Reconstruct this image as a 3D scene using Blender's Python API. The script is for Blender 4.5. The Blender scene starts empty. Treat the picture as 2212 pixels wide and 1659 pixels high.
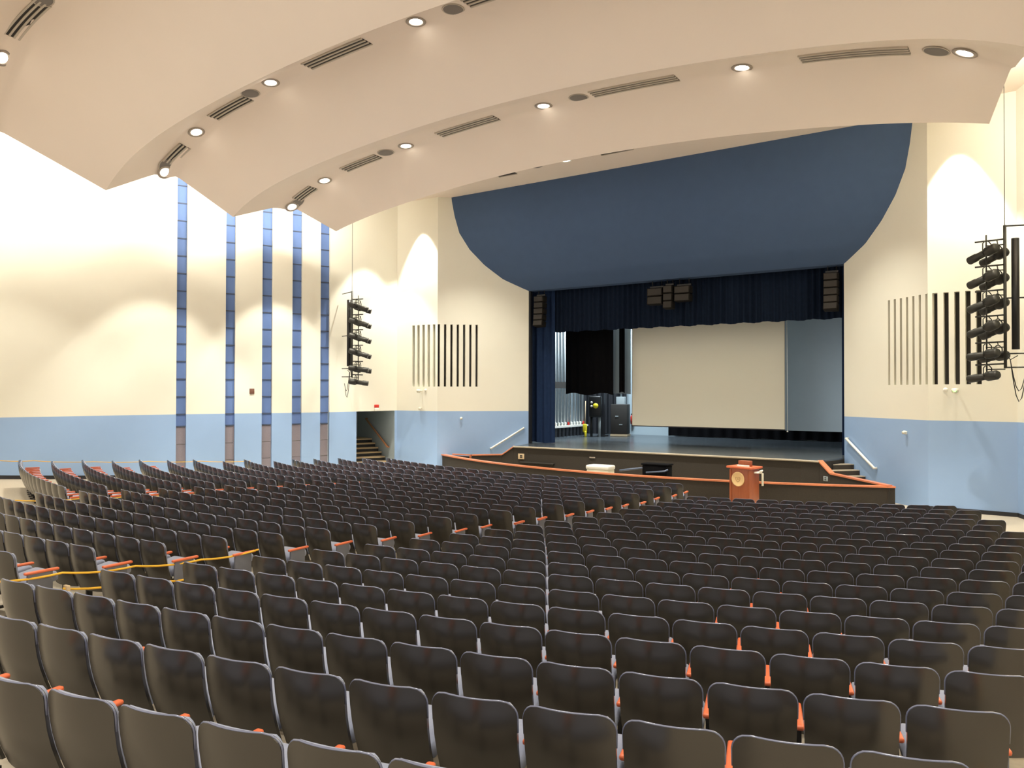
import bpy, bmesh, math, random
from mathutils import Vector, Matrix
random.seed(7)
SC = bpy.context.scene
COL = SC.collection
EYE = 3.28                       # camera height above the orchestra floor

# ------------------------------------------------------------------ camera, world, exposure
cam_d = bpy.data.cameras.new('camera')
cam = bpy.data.objects.new('camera', cam_d); COL.objects.link(cam)
cam_d.sensor_fit = 'HORIZONTAL'; cam_d.sensor_width = 36.0
cam_d.lens = 36.0 * 1690.0 / 2212.0
cam_d.clip_start = 0.05; cam_d.clip_end = 200
YAW, PITCH, ROLL = math.radians(34.32), math.atan(20.0 / 1690.0), 0.002
cam.matrix_world = (Matrix.Translation((0, 0, EYE)) @ Matrix.Rotation(YAW, 4, 'Z')
                    @ Matrix.Rotation(math.pi / 2 + PITCH, 4, 'X') @ Matrix.Rotation(ROLL, 4, 'Z'))
SC.camera = cam
w = bpy.data.worlds.new('rear_ambient_fill'); SC.world = w; w.use_nodes = True  # uniform warm fill, added; it enters through the open rear of the hall
w.node_tree.nodes['Background'].inputs[0].default_value = (1.0, 0.90, 0.78, 1)
w.node_tree.nodes['Background'].inputs[1].default_value = 0.52
SC.view_settings.view_transform = 'Standard'; SC.view_settings.look = 'None'
SC.view_settings.gamma = 1.0; SC.view_settings.use_curve_mapping = False
SC.view_settings.exposure = 1.45
try:
    SC.cycles.max_bounces = 8; SC.cycles.diffuse_bounces = 5; SC.cycles.sample_clamp_indirect = 6.0
except Exception:
    pass
P_DOWN, P_COVE, P_FACE = 640.0, 20.0, 950.0
WARM = (1.0, 0.96, 0.85)

def area(name, loc, aim, sx, sy, power, color=WARM):
    d = bpy.data.lights.new(name, 'AREA'); d.shape = 'RECTANGLE'; d.size = sx; d.size_y = sy
    d.energy = power; d.color = color
    o = bpy.data.objects.new(name, d); COL.objects.link(o); o.location = loc
    o.rotation_euler = Vector(aim).to_track_quat('-Z', 'Y').to_euler()
    return o
def spot(name, loc, power, half, blend=0.28, radius=0.06, color=WARM):
    d = bpy.data.lights.new(name, 'SPOT'); d.energy = power; d.color = color
    d.spot_size = math.radians(2 * half); d.spot_blend = blend; d.shadow_soft_size = radius
    o = bpy.data.objects.new(name, d); COL.objects.link(o); o.location = loc
    return o
COOL = (0.80, 0.92, 1.0)
area('stage_work_light', (-16.6, 33.0, 9.6), (-0.45, 0.15, -1), 3.0, 3.0, 620, COOL)
area('stage_side_light', (-3.0, 30.6, 2.4), (-0.35, 1.0, -0.08), 0.8, 0.8, 75, COOL)

# ------------------------------------------------------------------ materials
def mat(name, col, rough=0.6, metal=0.0, spec=0.5, noise=None, bump=None, coat=0.0, sheen=0.0):
    m = bpy.data.materials.new(name); m.use_nodes = True
    nt = m.node_tree; b = nt.nodes['Principled BSDF']
    b.inputs['Base Color'].default_value = (*col, 1); b.inputs['Roughness'].default_value = rough
    b.inputs['Metallic'].default_value = metal; b.inputs['Specular IOR Level'].default_value = spec
    b.inputs['Coat Weight'].default_value = coat; b.inputs['Sheen Weight'].default_value = sheen
    if noise or bump:
        tc = nt.nodes.new('ShaderNodeTexCoord')
    if noise:
        sc_, amt = noise
        n = nt.nodes.new('ShaderNodeTexNoise'); n.inputs['Scale'].default_value = sc_; n.inputs['Detail'].default_value = 4
        nt.links.new(tc.outputs['Object'], n.inputs['Vector'])
        mx = nt.nodes.new('ShaderNodeMix'); mx.data_type = 'RGBA'
        nt.links.new(n.outputs['Fac'], mx.inputs[0])
        mx.inputs[6].default_value = (*[c * (1 - amt) for c in col], 1)
        mx.inputs[7].default_value = (*[min(1, c * (1 + amt)) for c in col], 1)
        nt.links.new(mx.outputs[2], b.inputs['Base Color'])
    if bump:
        sc_, st = bump
        n2 = nt.nodes.new('ShaderNodeTexNoise'); n2.inputs['Scale'].default_value = sc_
        nt.links.new(tc.outputs['Object'], n2.inputs['Vector'])
        bp = nt.nodes.new('ShaderNodeBump'); bp.inputs['Strength'].default_value = st; bp.inputs['Distance'].default_value = 0.01
        nt.links.new(n2.outputs['Fac'], bp.inputs['Height']); nt.links.new(bp.outputs[0], b.inputs['Normal'])
    return m
def emit(name, col, strength):
    m = bpy.data.materials.new(name); m.use_nodes = True
    b = m.node_tree.nodes['Principled BSDF']
    b.inputs['Base Color'].default_value = (*col, 1)
    b.inputs['Emission Color'].default_value = (*col, 1); b.inputs['Emission Strength'].default_value = strength
    return m
def wood(name, c1, c2, scale=6.0, rough=0.4):
    m = mat(name, c1, rough); nt = m.node_tree; b = nt.nodes['Principled BSDF']
    tc = nt.nodes.new('ShaderNodeTexCoord'); mp = nt.nodes.new('ShaderNodeMapping')
    mp.inputs['Scale'].default_value = (scale * 3, scale * 3, scale * .35)
    n = nt.nodes.new('ShaderNodeTexNoise'); n.inputs['Scale'].default_value = 3; n.inputs['Detail'].default_value = 6
    mx = nt.nodes.new('ShaderNodeMix'); mx.data_type = 'RGBA'
    mx.inputs[6].default_value = (*c1, 1); mx.inputs[7].default_value = (*c2, 1)
    nt.links.new(tc.outputs['Object'], mp.inputs[0]); nt.links.new(mp.outputs[0], n.inputs['Vector'])
    nt.links.new(n.outputs['Fac'], mx.inputs[0]); nt.links.new(mx.outputs[2], b.inputs['Base Color'])
    return m
M = dict(
    cream=mat('cream_paint', (0.765, 0.745, 0.635), 0.75, noise=(1.5, .02), bump=(60, .05)),
    blue=mat('blue_paint', (0.285, 0.43, 0.67), 0.55, noise=(2, .03), bump=(60, .05)),
    ceil=mat('ceiling_plaster', (0.80, 0.70, 0.60), 0.85, noise=(.8, .02)),
    navy=mat('navy_plaster', (0.060, 0.100, 0.185), 0.9, noise=(3, .06), spec=0.25),
    panel=mat('periwinkle_panel', (0.11, 0.185, 0.40), 0.8, noise=(4, .06)),
    batten=mat('panel_joint', (0.05, 0.07, 0.12), 0.7),
    greypan=mat('grey_carpet_panel', (0.24, 0.21, 0.235), 0.95, noise=(30, .12)),
    carpet=mat('tan_carpet', (0.40, 0.35, 0.27), 0.95, noise=(25, .12)),
    base=mat('black_baseboard', (0.015, 0.016, 0.02), 0.5),
    stagefloor=mat('dark_stage_floor', (0.075, 0.088, 0.098), 0.24, noise=(1.2, .3)),
    pit=mat('brown_black_carpet', (0.034, 0.028, 0.021), 0.95, noise=(40, .35)),
    edge=mat('beige_stage_nosing', (0.42, 0.36, 0.27), 0.5),
    cap=wood('orange_wood_cap', (0.50, 0.155, 0.070), (0.62, 0.22, 0.10), 1.5, 0.3),
    podium=wood('cherry_wood', (0.24, 0.062, 0.022), (0.36, 0.10, 0.035), 3.0, 0.35),
    shell=mat('black_plastic', (0.023, 0.020, 0.016), 0.25, spec=0.95, bump=(350, .03)),
    trim=mat('dark_glossy_bead', (0.13, 0.145, 0.22), 0.16, spec=1.0),
    fabric=mat('grey_blue_upholstery', (0.22, 0.245, 0.33), 0.9, noise=(60, .1), sheen=.2),
    arm=mat('orange_armrest_wood', (0.62, 0.135, 0.052), 0.35, noise=(20, .08)),
    standard=mat('pale_grey_steel', (0.115, 0.12, 0.145), 0.5),
    curtain=mat('navy_velvet', (0.016, 0.032, 0.080), 0.95, spec=0.1, noise=(8, .2)),
    valance=mat('dark_valance_velvet', (0.007, 0.013, 0.028), 0.95, spec=0.1, noise=(8, .3)),
    black=mat('black_cloth', (0.004, 0.004, 0.005), 0.95, spec=0.1),
    greycloth=mat('grey_backdrop_cloth', (0.30, 0.34, 0.36), 0.95, noise=(2, .04)),
    screen=mat('matte_white_screen', (0.90, 0.88, 0.74), 0.9),
    stagewhite=mat('pale_stage_wall', (0.42, 0.51, 0.56), 0.7),
    stagegrey=mat('grey_stage_wall', (0.13, 0.155, 0.165), 0.8),
    metal_dark=mat('dark_metal', (0.035, 0.034, 0.028), 0.45, metal=.4),
    metal_blk=mat('black_metal', (0.012, 0.012, 0.012), 0.4, metal=.3),
    lens=mat('spot_lens_glass', (0.25, 0.26, 0.28), 0.08, metal=.8),
    pole=mat('pale_rope', (0.75, 0.80, 0.82), 0.5),
    white=mat('white_enamel', (0.82, 0.80, 0.72), 0.4),
    cream_plastic=mat('cream_plastic', (0.72, 0.70, 0.56), 0.45),
    greymetal=mat('grey_metal', (0.32, 0.36, 0.37), 0.5),
    grille=mat('grey_grille', (0.20, 0.18, 0.16), 0.8),
    slotdark=mat('dark_vent_slot', (0.03, 0.026, 0.022), 0.8),
    ventframe=mat('vent_frame', (0.50, 0.44, 0.36), 0.7),
    ring=mat('downlight_ring', (0.33, 0.28, 0.23), 0.5),
    ringwhite=mat('white_ring', (0.85, 0.82, 0.72), 0.6),
    glow=emit('lamp_glow', (1.0, 0.95, 0.84), 7.0),
    green=emit('green_indicator', (0.15, 1.0, 0.1), 2.5),
    yellow=mat('yellow_rope', (0.78, 0.43, 0.03), 0.7),
    yellowp=mat('yellow_plastic', (0.80, 0.66, 0.02), 0.5),
    red=mat('red_enamel', (0.55, 0.03, 0.02), 0.35),
    tape=mat('beige_tape', (0.55, 0.42, 0.26), 0.8),
    gold=mat('cream_gold_seal', (0.72, 0.50, 0.24), 0.5),
    goldline=mat('seal_emblem', (0.40, 0.24, 0.10), 0.5),
    brown=mat('brown_plate', (0.16, 0.07, 0.045), 0.6),
    speaker=mat('brown_black_speaker', (0.012, 0.010, 0.008), 0.8, spec=0.2, noise=(30, .3)),
    steel_blue=mat('blue_grey_tube', (0.10, 0.13, 0.20), 0.4),
    brass=mat('warm_wood_rail', (0.52, 0.24, 0.12), 0.35),
)

# ------------------------------------------------------------------ mesh helpers
class MB:
    def __init__(s): s.v = []; s.f = []; s.mi = []; s.sm = []; s.mats = []
    def _m(s, m):
        m = M[m] if isinstance(m, str) else m
        if m not in s.mats: s.mats.append(m)
        return s.mats.index(m)
    def add(s, vs, fs, m, smooth=False, tf=None):
        o = len(s.v); k = s._m(m)
        s.v += [tuple(tf @ Vector(p)) if tf else tuple(p) for p in vs]
        for f in fs: s.f.append([i + o for i in f]); s.mi.append(k); s.sm.append(smooth)
        return s
    def box(s, c, d, m, tf=None, rz=0.0):
        x, y, z = (q / 2 for q in d); R = Matrix.Rotation(rz, 3, 'Z')
        vs = [Vector(c) + R @ Vector((a * x, b * y, e * z)) for e in (-1, 1) for a, b in ((-1, -1), (1, -1), (1, 1), (-1, 1))]
        return s.add(vs, [(3, 2, 1, 0), (4, 5, 6, 7), (0, 1, 5, 4), (1, 2, 6, 5), (2, 3, 7, 6), (3, 0, 4, 7)], m, False, tf)
    def rbox(s, c, d, m, r=.01, tf=None, seg=2):
        bm = bmesh.new(); bmesh.ops.create_cube(bm, size=1)
        for v in bm.verts: v.co = Vector((v.co.x * d[0], v.co.y * d[1], v.co.z * d[2]))
        bmesh.ops.bevel(bm, geom=bm.edges[:], offset=r, segments=seg, profile=.5, affect='EDGES')
        bm.verts.index_update()
        vs = [v.co + Vector(c) for v in bm.verts]; fs = [[v.index for v in f.verts] for f in bm.faces]; bm.free()
        return s.add(vs, fs, m, True, tf)
    def tube(s, pts, r, m, n=8, tf=None, caps=True):
        pts = [Vector(p) for p in pts]; vs = []; fs = []
        rr = r if isinstance(r, (list, tuple)) else [r] * len(pts)
        up = None
        for i, p in enumerate(pts):
            t = (pts[min(i + 1, len(pts) - 1)] - pts[max(i - 1, 0)]).normalized()
            if up is None: up = t.orthogonal().normalized()
            a = (up - t * up.dot(t)); a = a.normalized() if a.length > 1e-6 else t.orthogonal().normalized(); up = a
            b = t.cross(a)
            for k in range(n):
                an = 2 * math.pi * k / n; vs.append(p + (a * math.cos(an) + b * math.sin(an)) * rr[i])
        for i in range(len(pts) - 1):
            for k in range(n):
                k2 = (k + 1) % n; fs.append((i * n + k, i * n + k2, (i + 1) * n + k2, (i + 1) * n + k))
        if caps: fs += [tuple(range(n))[::-1], tuple(range((len(pts) - 1) * n, len(pts) * n))]
        return s.add(vs, fs, m, True, tf)
    def lathe(s, prof, m, n=20, tf=None):
        vs = []; fs = []
        for (r, z) in prof:
            for k in range(n):
                a = 2 * math.pi * k / n; vs.append((max(r, 1e-4) * math.cos(a), max(r, 1e-4) * math.sin(a), z))
        for i in range(len(prof) - 1):
            for k in range(n):
                k2 = (k + 1) % n; fs.append((i * n + k, i * n + k2, (i + 1) * n + k2, (i + 1) * n + k))
        fs += [tuple(range(n))[::-1], tuple(range((len(prof) - 1) * n, len(prof) * n))]
        return s.add(vs, fs, m, True, tf)
    def prism(s, poly, z0, z1, m, tf=None, smooth=False):
        n = len(poly); vs = [(*p, z0) for p in poly] + [(*p, z1) for p in poly]
        fs = [tuple(range(n))[::-1], tuple(range(n, 2 * n))] + [(i, (i + 1) % n, n + (i + 1) % n, n + i) for i in range(n)]
        return s.add(vs, fs, m, smooth, tf)
    def grid(s, P, m, smooth=True):
        a, b = len(P), len(P[0]); vs = [q for row in P for q in row]
        return s.add(vs, [(i * b + j, i * b + j + 1, (i + 1) * b + j + 1, (i + 1) * b + j) for i in range(a - 1) for j in range(b - 1)], m, smooth)
    def mesh(s, name, fix=True):
        me = bpy.data.meshes.new(name); me.from_pydata(s.v, [], s.f)
        for m in s.mats: me.materials.append(m)
        me.polygons.foreach_set('material_index', s.mi); me.polygons.foreach_set('use_smooth', s.sm)
        if fix:
            bm = bmesh.new(); bm.from_mesh(me); bmesh.ops.recalc_face_normals(bm, faces=bm.faces[:]); bm.to_mesh(me); bm.free()
        me.update()
        return me
    def build(s, name, parent=None, fix=True, at=None):
        me = s.mesh(name, fix)
        if at is not None:
            me.transform(Matrix.Translation(-Vector(at)))
        o = bpy.data.objects.new(name, me); COL.objects.link(o)
        if at is not None: o.location = at
        if parent: o.parent = parent
        return o
def tag(o, label, cat, group=None, kind=None):
    if label: o['label'] = label
    if cat: o['category'] = cat
    if group: o['group'] = group
    if kind: o['kind'] = kind
    return o
def thing(name, label, cat, loc=(0, 0, 0), rz=0.0, group=None):
    o = bpy.data.objects.new(name, None); COL.objects.link(o); o.location = loc; o.rotation_euler = (0, 0, rz)
    o.empty_display_size = .2
    return tag(o, label, cat, group)
def struct(o, label=None):
    o['kind'] = 'structure'
    if label: o['label'] = label
    return o
def interp(x, xs, ys):
    if x <= xs[0]: return ys[0]
    for i in range(len(xs) - 1):
        if x <= xs[i + 1]: return ys[i] + (ys[i + 1] - ys[i]) * (x - xs[i]) / (xs[i + 1] - xs[i])
    return ys[-1]
ORD = ['', 'first', 'second', 'third', 'fourth', 'fifth', 'sixth', 'seventh', 'eighth', 'ninth', 'tenth', 'eleventh',
       'twelfth', 'thirteenth', 'fourteenth', 'fifteenth', 'sixteenth', 'seventeenth', 'eighteenth', 'nineteenth', 'twentieth']

# ------------------------------------------------------------------ plan of the hall
CX, CY = -11.79, 40.54             # centre of the seating arcs
CL = -11.8                         # centre line of the hall
PR = Vector((-5.54, 27.7)); PL = Vector((2 * CL + 5.54, 27.7))
ER = Vector((-2.77, 25.03)); EL = Vector((2 * CL + 2.77, 25.03))
KR = Vector((-.63, 24.9)); KL = Vector((2 * CL + .63, 24.9))
DLW = Vector((-5.5, -13.1)).normalized(); NLW = Vector((-DLW.y, DLW.x)); NLW = NLW if NLW.x > 0 else -NLW
ROW1, PITCHR, SEATW = 23.253, .8358, .53
KT = [-3, 0, 1, 8, 9, 10, 13, 14, 15, 16, 17, 18, 19, 20]
ZT = [-2.43, -2.43, -2.442, -2.24, -2.189, -2.152, -2.007, -1.943, -1.885, -1.816, -1.747, -1.688, -1.625, -1.59]
CHAIR_H = .84
def row_r(k): return ROW1 + (k - 1) * PITCHR
def floor_z(r):
    k = (r - ROW1) / PITCHR + 1
    return EYE + interp(k, KT, ZT) - CHAIR_H if k > 0 else 0.0
def polar(r, th): return Vector((CX + r * math.sin(th), CY - r * math.cos(th)))
def W(p, z): return (p[0], p[1], z)

# floor: one raked surface of arcs about the stage
g = MB(); rs = [11.0, 20.0] + [21.8 + .418 * i for i in range(54)]
ths = [math.radians(-52 + 104 * j / 60) for j in range(61)]
top = [[(*polar(r, t), floor_z(r - .25)) for t in ths] for r in rs]
g.grid(top, 'carpet')
struct(g.build('floor', fix=False), 'tan carpeted raked floor of the hall')

# ------------------------------------------------------------------ walls
WT = -.745 + EYE                   # top of the blue band (front)
SOF = 8.15 + EYE                   # soffit over the stage front
TOPW = 12.5 + EYE
AP_S = [0, .03, .285, .49, .655, .768, .82, .85, .866]      # stage arch apron: position along the splay, and height
AP_Z = [4.33, 4.37, 4.79, 5.36, 6.0, 6.68, 7.38, 8.0, 8.6]
def apron_s(z): return interp(z - EYE, AP_Z, AP_S)
SLOT_Z0, SLOT_Z1 = .275 + EYE, 2.86 + EYE
SLOT_A = [.575 + .0685 * i for i in range(7)]
SLOT_B = [.085, .215, .34, .465, .585]
def cheek(a, b, name, slots, swid, upper_in=False, label=''):
    """splayed wall facet from plan point a to b with recessed slots; slots are fractions of its length"""
    g = MB(); L = (b - a).length; d = (b - a) / L
    n = Vector((-d.y, d.x)); n = n if n.y < 0 else -n          # faces the audience
    def p(s, off=0.0): q = a + d * (s * L) + n * off; return q
    hwid = swid / 2 / L
    def quad(s0, s1, z0, z1, m, off=0.0): g.add([W(p(s0, off), z0), W(p(s1, off), z0), W(p(s1, off), z1), W(p(s0, off), z1)], [(0, 1, 2, 3)], m)
    quad(0, 1, -.1, WT, 'blue')
    quad(0, 1, WT, SLOT_Z0, 'cream')
    xs = [0] + [q for s in slots for q in (s - hwid, s + hwid)] + [1]
    for i in range(0, len(xs), 2): quad(xs[i], xs[i + 1], SLOT_Z0, SLOT_Z1, 'cream')
    for s in slots:
        s0, s1 = s - hwid, s + hwid; dep = -.22
        g.add([W(p(s0), SLOT_Z0), W(p(s0, dep), SLOT_Z0), W(p(s0, dep), SLOT_Z1), W(p(s0), SLOT_Z1)], [(0, 1, 2, 3)], 'cream')
        g.add([W(p(s1), SLOT_Z0), W(p(s1, dep), SLOT_Z0), W(p(s1, dep), SLOT_Z1), W(p(s1), SLOT_Z1)], [(0, 1, 2, 3)], 'cream')
        g.add([W(p(s0), SLOT_Z0), W(p(s1), SLOT_Z0), W(p(s1, dep), SLOT_Z0), W(p(s0, dep), SLOT_Z0)], [(0, 1, 2, 3)], 'cream')
        g.add([W(p(s0), SLOT_Z1), W(p(s1), SLOT_Z1), W(p(s1, dep), SLOT_Z1), W(p(s0, dep), SLOT_Z1)], [(0, 1, 2, 3)], 'cream')
        quad(s0, s1, SLOT_Z0, SLOT_Z1, 'slotdark', dep)
    zs = [SLOT_Z1] + [EYE + 4.33 + .12 * i for i in range(0, 37)]
    for z0, z1 in zip(zs, zs[1:]):
        if upper_in and z1 > EYE + 4.33:
            g.add([W(p(apron_s(z0) if z0 > EYE + 4.3 else 0), z0), W(p(1), z0), W(p(1), z1), W(p(apron_s(z1)), z1)], [(0, 1, 2, 3)], 'cream')
        else: quad(0, 1, z0, z1, 'cream')
    # jamb of the proscenium behind the splay
    return struct(g.build(name, fix=False), label)
cheek(PR, ER, 'wall_stage_right', SLOT_A, .095, True, 'cream splayed wall right of the stage with blue lower band')
cheek(PL, EL, 'wall_stage_left', SLOT_A, .095, True, 'cream splayed wall left of the stage with blue lower band')
KR2 = KR + (KR - ER).normalized() * .0
cheek(ER, KR2, 'wall_front_right', SLOT_B, .13, False, 'cream front wall facet beside the right light rig')
cheek(EL, KL, 'wall_front_left', SLOT_B, .13, False, 'cream front wall facet beside the left light rig')

# navy apron over the stage opening, a cove curving out towards the hall
g = MB(); zs = [EYE + 4.33 + 4.27 * i / 40 for i in range(41)]
P = []
for z in zs:
    s = apron_s(z); a, b = PL + (EL - PL) * s, PR + (ER - PR) * s
    P.append([W(a.lerp(b, j / 12), z) for j in range(13)])
g.grid(P, 'navy')
g.add([W(PL, EYE + 4.33), W(PR, EYE + 4.33), W(PR + Vector((0, .5)), EYE + 4.33), W(PL + Vector((0, .5)), EYE + 4.33)], [(0, 1, 2, 3)], 'navy')
struct(g.build('wall_proscenium', fix=False), 'dark blue curved panel above the stage opening')

# left wall: bays between five recessed strips, doorway to the stairs next to the corner
STR = [(8.811, 8.459), (7.075, 6.718), (5.706, 5.312), (4.527, 4.135), (3.374, 2.986)]
def lw(s, off=0.0): return KL + DLW * s + NLW * off
def wband(s): return EYE - interp(s, [0, 3, 9, 14], [.745, .79, .80, .835])
DOOR0, DOOR1 = .10, 1.82
g = MB()
def lquad(s0, s1, z0, z1, m, off=0.0):
    f = lambda z, s: z(s) if callable(z) else z
    g.add([W(lw(s0, off), f(z0, s0)), W(lw(s1, off), f(z0, s1)), W(lw(s1, off), f(z1, s1)), W(lw(s0, off), f(z1, s0))], [(0, 1, 2, 3)], m)
edges = [0, DOOR0, DOOR1] + [q for a, b in reversed(STR) for q in (b, a)] + [14.2, 27.0]
DEP = -.16
for a, b in zip(edges, edges[1:]):
    if (a, b) == (DOOR0, DOOR1):
        lquad(a, b, wband, TOPW, 'cream'); continue
    if any(abs(a - q[1]) < 1e-6 for q in STR): continue
    lquad(a, b, -.1, wband, 'blue'); lquad(a, b, wband, TOPW, 'cream')
for a, b in STR:
    for s in (a, b):
        g.add([W(lw(s), -.1), W(lw(s, DEP), -.1), W(lw(s, DEP), wband(s)), W(lw(s), wband(s))], [(0, 1, 2, 3)], 'blue')
        g.add([W(lw(s), wband(s)), W(lw(s, DEP), wband(s)), W(lw(s, DEP), TOPW), W(lw(s), TOPW)], [(0, 1, 2, 3)], 'cream')
    lquad(a, b, -.1, TOPW, 'cream', DEP - .02)
struct(g.build('wall_left', fix=False), 'cream left side wall with a blue lower band')
rank = ['leftmost', 'second from left', 'middle', 'fourth from left', 'rightmost']
for i, (a, b) in enumerate(STR):
    t = thing('recessed_wall_panel', 'periwinkle blue recessed panel strip on the left wall, %s of five' % rank[i], 'wall panel',
              W(lw((a + b) / 2), 0), 0, 'recessed strips on the left wall')
    zg = EYE - 1.243; ph = .651 + .012 * (i / 4); inv = Matrix.Translation(-Vector(W(lw((a + b) / 2), 0)))
    g = MB(); e = .005; n = 15
    for j in range(n):
        z0 = (EYE - .80 + ph * (j - 1)) if j else zg; z1 = EYE - .80 + ph * j
        q = [lw(a - e, DEP + .02), lw(b + e, DEP + .02), lw(b + e, DEP + .05), lw(a - e, DEP + .05)]
        g.add([W(q[0], z0), W(q[1], z0), W(q[1], z1), W(q[0], z1), W(q[3], z0 + .02), W(q[2], z0 + .02), W(q[2], z1 - .02), W(q[3], z1 - .02)],
              [(4, 5, 6, 7), (0, 1, 5, 4), (1, 2, 6, 5), (2, 3, 7, 6), (3, 0, 4, 7)], 'panel', False, inv)
    g.build('blue_panels', t, fix=False)
    g = MB()
    for j in range(n):
        z = EYE - .80 + ph * j if j else zg
        for zz in ((z,) if j else (z, EYE - .80)):
            q = [lw(a - e, DEP + .02), lw(b + e, DEP + .02), lw(b + e, DEP + .07), lw(a - e, DEP + .07)]
            g.prism([tuple(v) for v in q], zz - .022, zz + .022, 'batten', inv)
    g.build('joint_battens', t)
    g = MB(); q = [lw(a - e, DEP + .02), lw(b + e, DEP + .02), lw(b + e, DEP + .05), lw(a - e, DEP + .05)]
    for j in range(3):
        g.prism([tuple(v) for v in q], zg - .02 - .64 * (j + 1), zg - .035 - .64 * j, 'greypan', inv)
    g.build('grey_base_panels', t)

# right wall, mirror of the left one, mostly outside the frame
def rw(s): return Vector((2 * CL - lw(s).x, lw(s).y))
g = MB()
for z0, z1, m in ((-.1, WT, 'blue'), (WT, TOPW, 'cream')):
    g.add([W(rw(0), z0), W(rw(27), z0), W(rw(27), z1), W(rw(0), z1)], [(0, 1, 2, 3)], m)
struct(g.build('wall_right', fix=False), 'cream right side wall with a blue lower band')

# baseboards
def base(name, pts, off=.02):
    g = MB()
    for p, q in zip(pts, pts[1:]):
        d = (q - p).normalized(); n = Vector((-d.y, d.x)); c = Vector((CL, 14))
        if (c - p).dot(n) < 0: n = -n
        z = lambda v: floor_z((v - Vector((CX, CY))).length)
        g.add([W(p, z(p) - .1), W(q, z(q) - .1), W(q, z(q) + .11), W(p, z(p) + .11), W(p + n * off, z(p) - .1), W(q + n * off, z(q) - .1), W(q + n * off, z(q) + .11), W(p + n * off, z(p) + .11)],
              [(4, 5, 6, 7), (7, 6, 2, 3), (0, 4, 7, 3), (1, 5, 6, 2)], 'base')
    return struct(g.build(name, fix=False))
base('baseboard_left', [lw(1.95 + .55 * i) for i in range(1)] + [lw(STR[4][1])])
for nm, (s0, s1) in zip(('baseboard_left.001', 'baseboard_left.002', 'baseboard_left.003', 'baseboard_left.004', 'baseboard_left.005'),
                        [(STR[4][0], STR[3][1]), (STR[3][0], STR[2][1]), (STR[2][0], STR[1][1]), (STR[1][0], STR[0][1]), (STR[0][0], 27)]):
    k = max(1, int((s1 - s0) / 1.0)); base(nm, [lw(s0 + (s1 - s0) * i / k) for i in range(k + 1)])
base('baseboard_right', [ER, KR] + [rw(i) for i in range(1, 27)])
# the right wall continues past the corner so that the baseboard and the wall meet there

# stair alcove behind the doorway in the left wall
g = MB(); OUT = -NLW; fz = 0.0; zc = WT - .005
A0, A1 = lw(DOOR0), lw(DOOR1 + 1.2); B0, B1 = A0 + OUT * 4.2, A1 + OUT * 4.2
g.add([W(A0, -.1), W(B0, -.1), W(B0, zc), W(A0, zc)], [(0, 1, 2, 3)], 'greymetal' if False else 'stagewhite')
g.add([W(B0, -.1), W(B1, -.1), W(B1, zc), W(B0, zc)], [(0, 1, 2, 3)], 'stagewhite')
g.add([W(A1, -.1), W(B1, -.1), W(B1, zc), W(A1, zc)], [(0, 1, 2, 3)], 'stagewhite')
g.add([W(A0, zc), W(A1, zc), W(B1, zc), W(B0, zc)], [(0, 1, 2, 3)], 'stagewhite')
struct(g.build('wall_alcove', fix=False), 'pale grey stair alcove walls behind the left doorway')
t = thing('alcove_staircase', 'short dark staircase with tan treads inside the left doorway', 'stairs', W(lw(1), 0))
inv = Matrix.Translation(-Vector(W(lw(1), 0)))
gs, gt = MB(), MB()
for i in range(7):
    a, b = lw(DOOR0 + .02) + OUT * (.25 + .36 * i), lw(DOOR1 + 1.1) + OUT * (.25 + .36 * i)
    z = .175 * (i + 1); a2, b2 = a + OUT * (.36 if i < 6 else 1.7), b + OUT * (.36 if i < 6 else 1.7)
    gs.prism([tuple(a), tuple(b), tuple(b2), tuple(a2)], 0, z - .06, 'base', inv)
    gt.prism([tuple(a - OUT * .02), tuple(b - OUT * .02), tuple(b2), tuple(a2)], z - .06, z, 'tape', inv)
gs.build('riser_block', t); gt.build('tan_treads', t)
def handrail(label, pts, m, offs, group='wall handrails'):
    t = thing('handrail', label, 'handrail', pts[0], 0, group)
    inv = -Vector(pts[0]); q = [Vector(p) + inv for p in pts]
    d = (q[-1] - q[0]).normalized(); o = Vector(offs)
    g = MB(); g.tube([q[0] + o, q[0], *q[1:-1], q[-1], q[-1] + o], .04, m, 10); g.build('rail', t)
    for f in (.15, .5, .85):
        p = q[0].lerp(q[-1], f); g = MB(); g.tube([p, p + Vector((0, 0, -.06)), p + o + Vector((0, 0, -.06))], .012, 'greymetal', 6); g.build('bracket', t)
    return t
a = lw(DOOR0) + DLW * .08
handrail('wooden handrail on the alcove wall inside the left doorway', [W(a + OUT * .55, .95), W(a + OUT * 3.0, 2.1)], 'brass', (*(-DLW * .08), 0))
def on_facet(A, B, s, off):
    d = (B - A).normalized(); n = Vector((-d.y, d.x)); n = n if n.y < 0 else -n
    return A + (B - A) * s + n * off, n
for A, B, side in ((PR, ER, 'right'), (PL, EL, 'left')):
    p, n = on_facet(A, B, .055, .09); q, _ = on_facet(A, B, .42, .09)
    handrail('white sloping handrail on the blue wall %s of the stage' % side, [W(p, EYE - 1.46), W(q, EYE - 2.31)], 'white', (*(-n * .09), 0))

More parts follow.
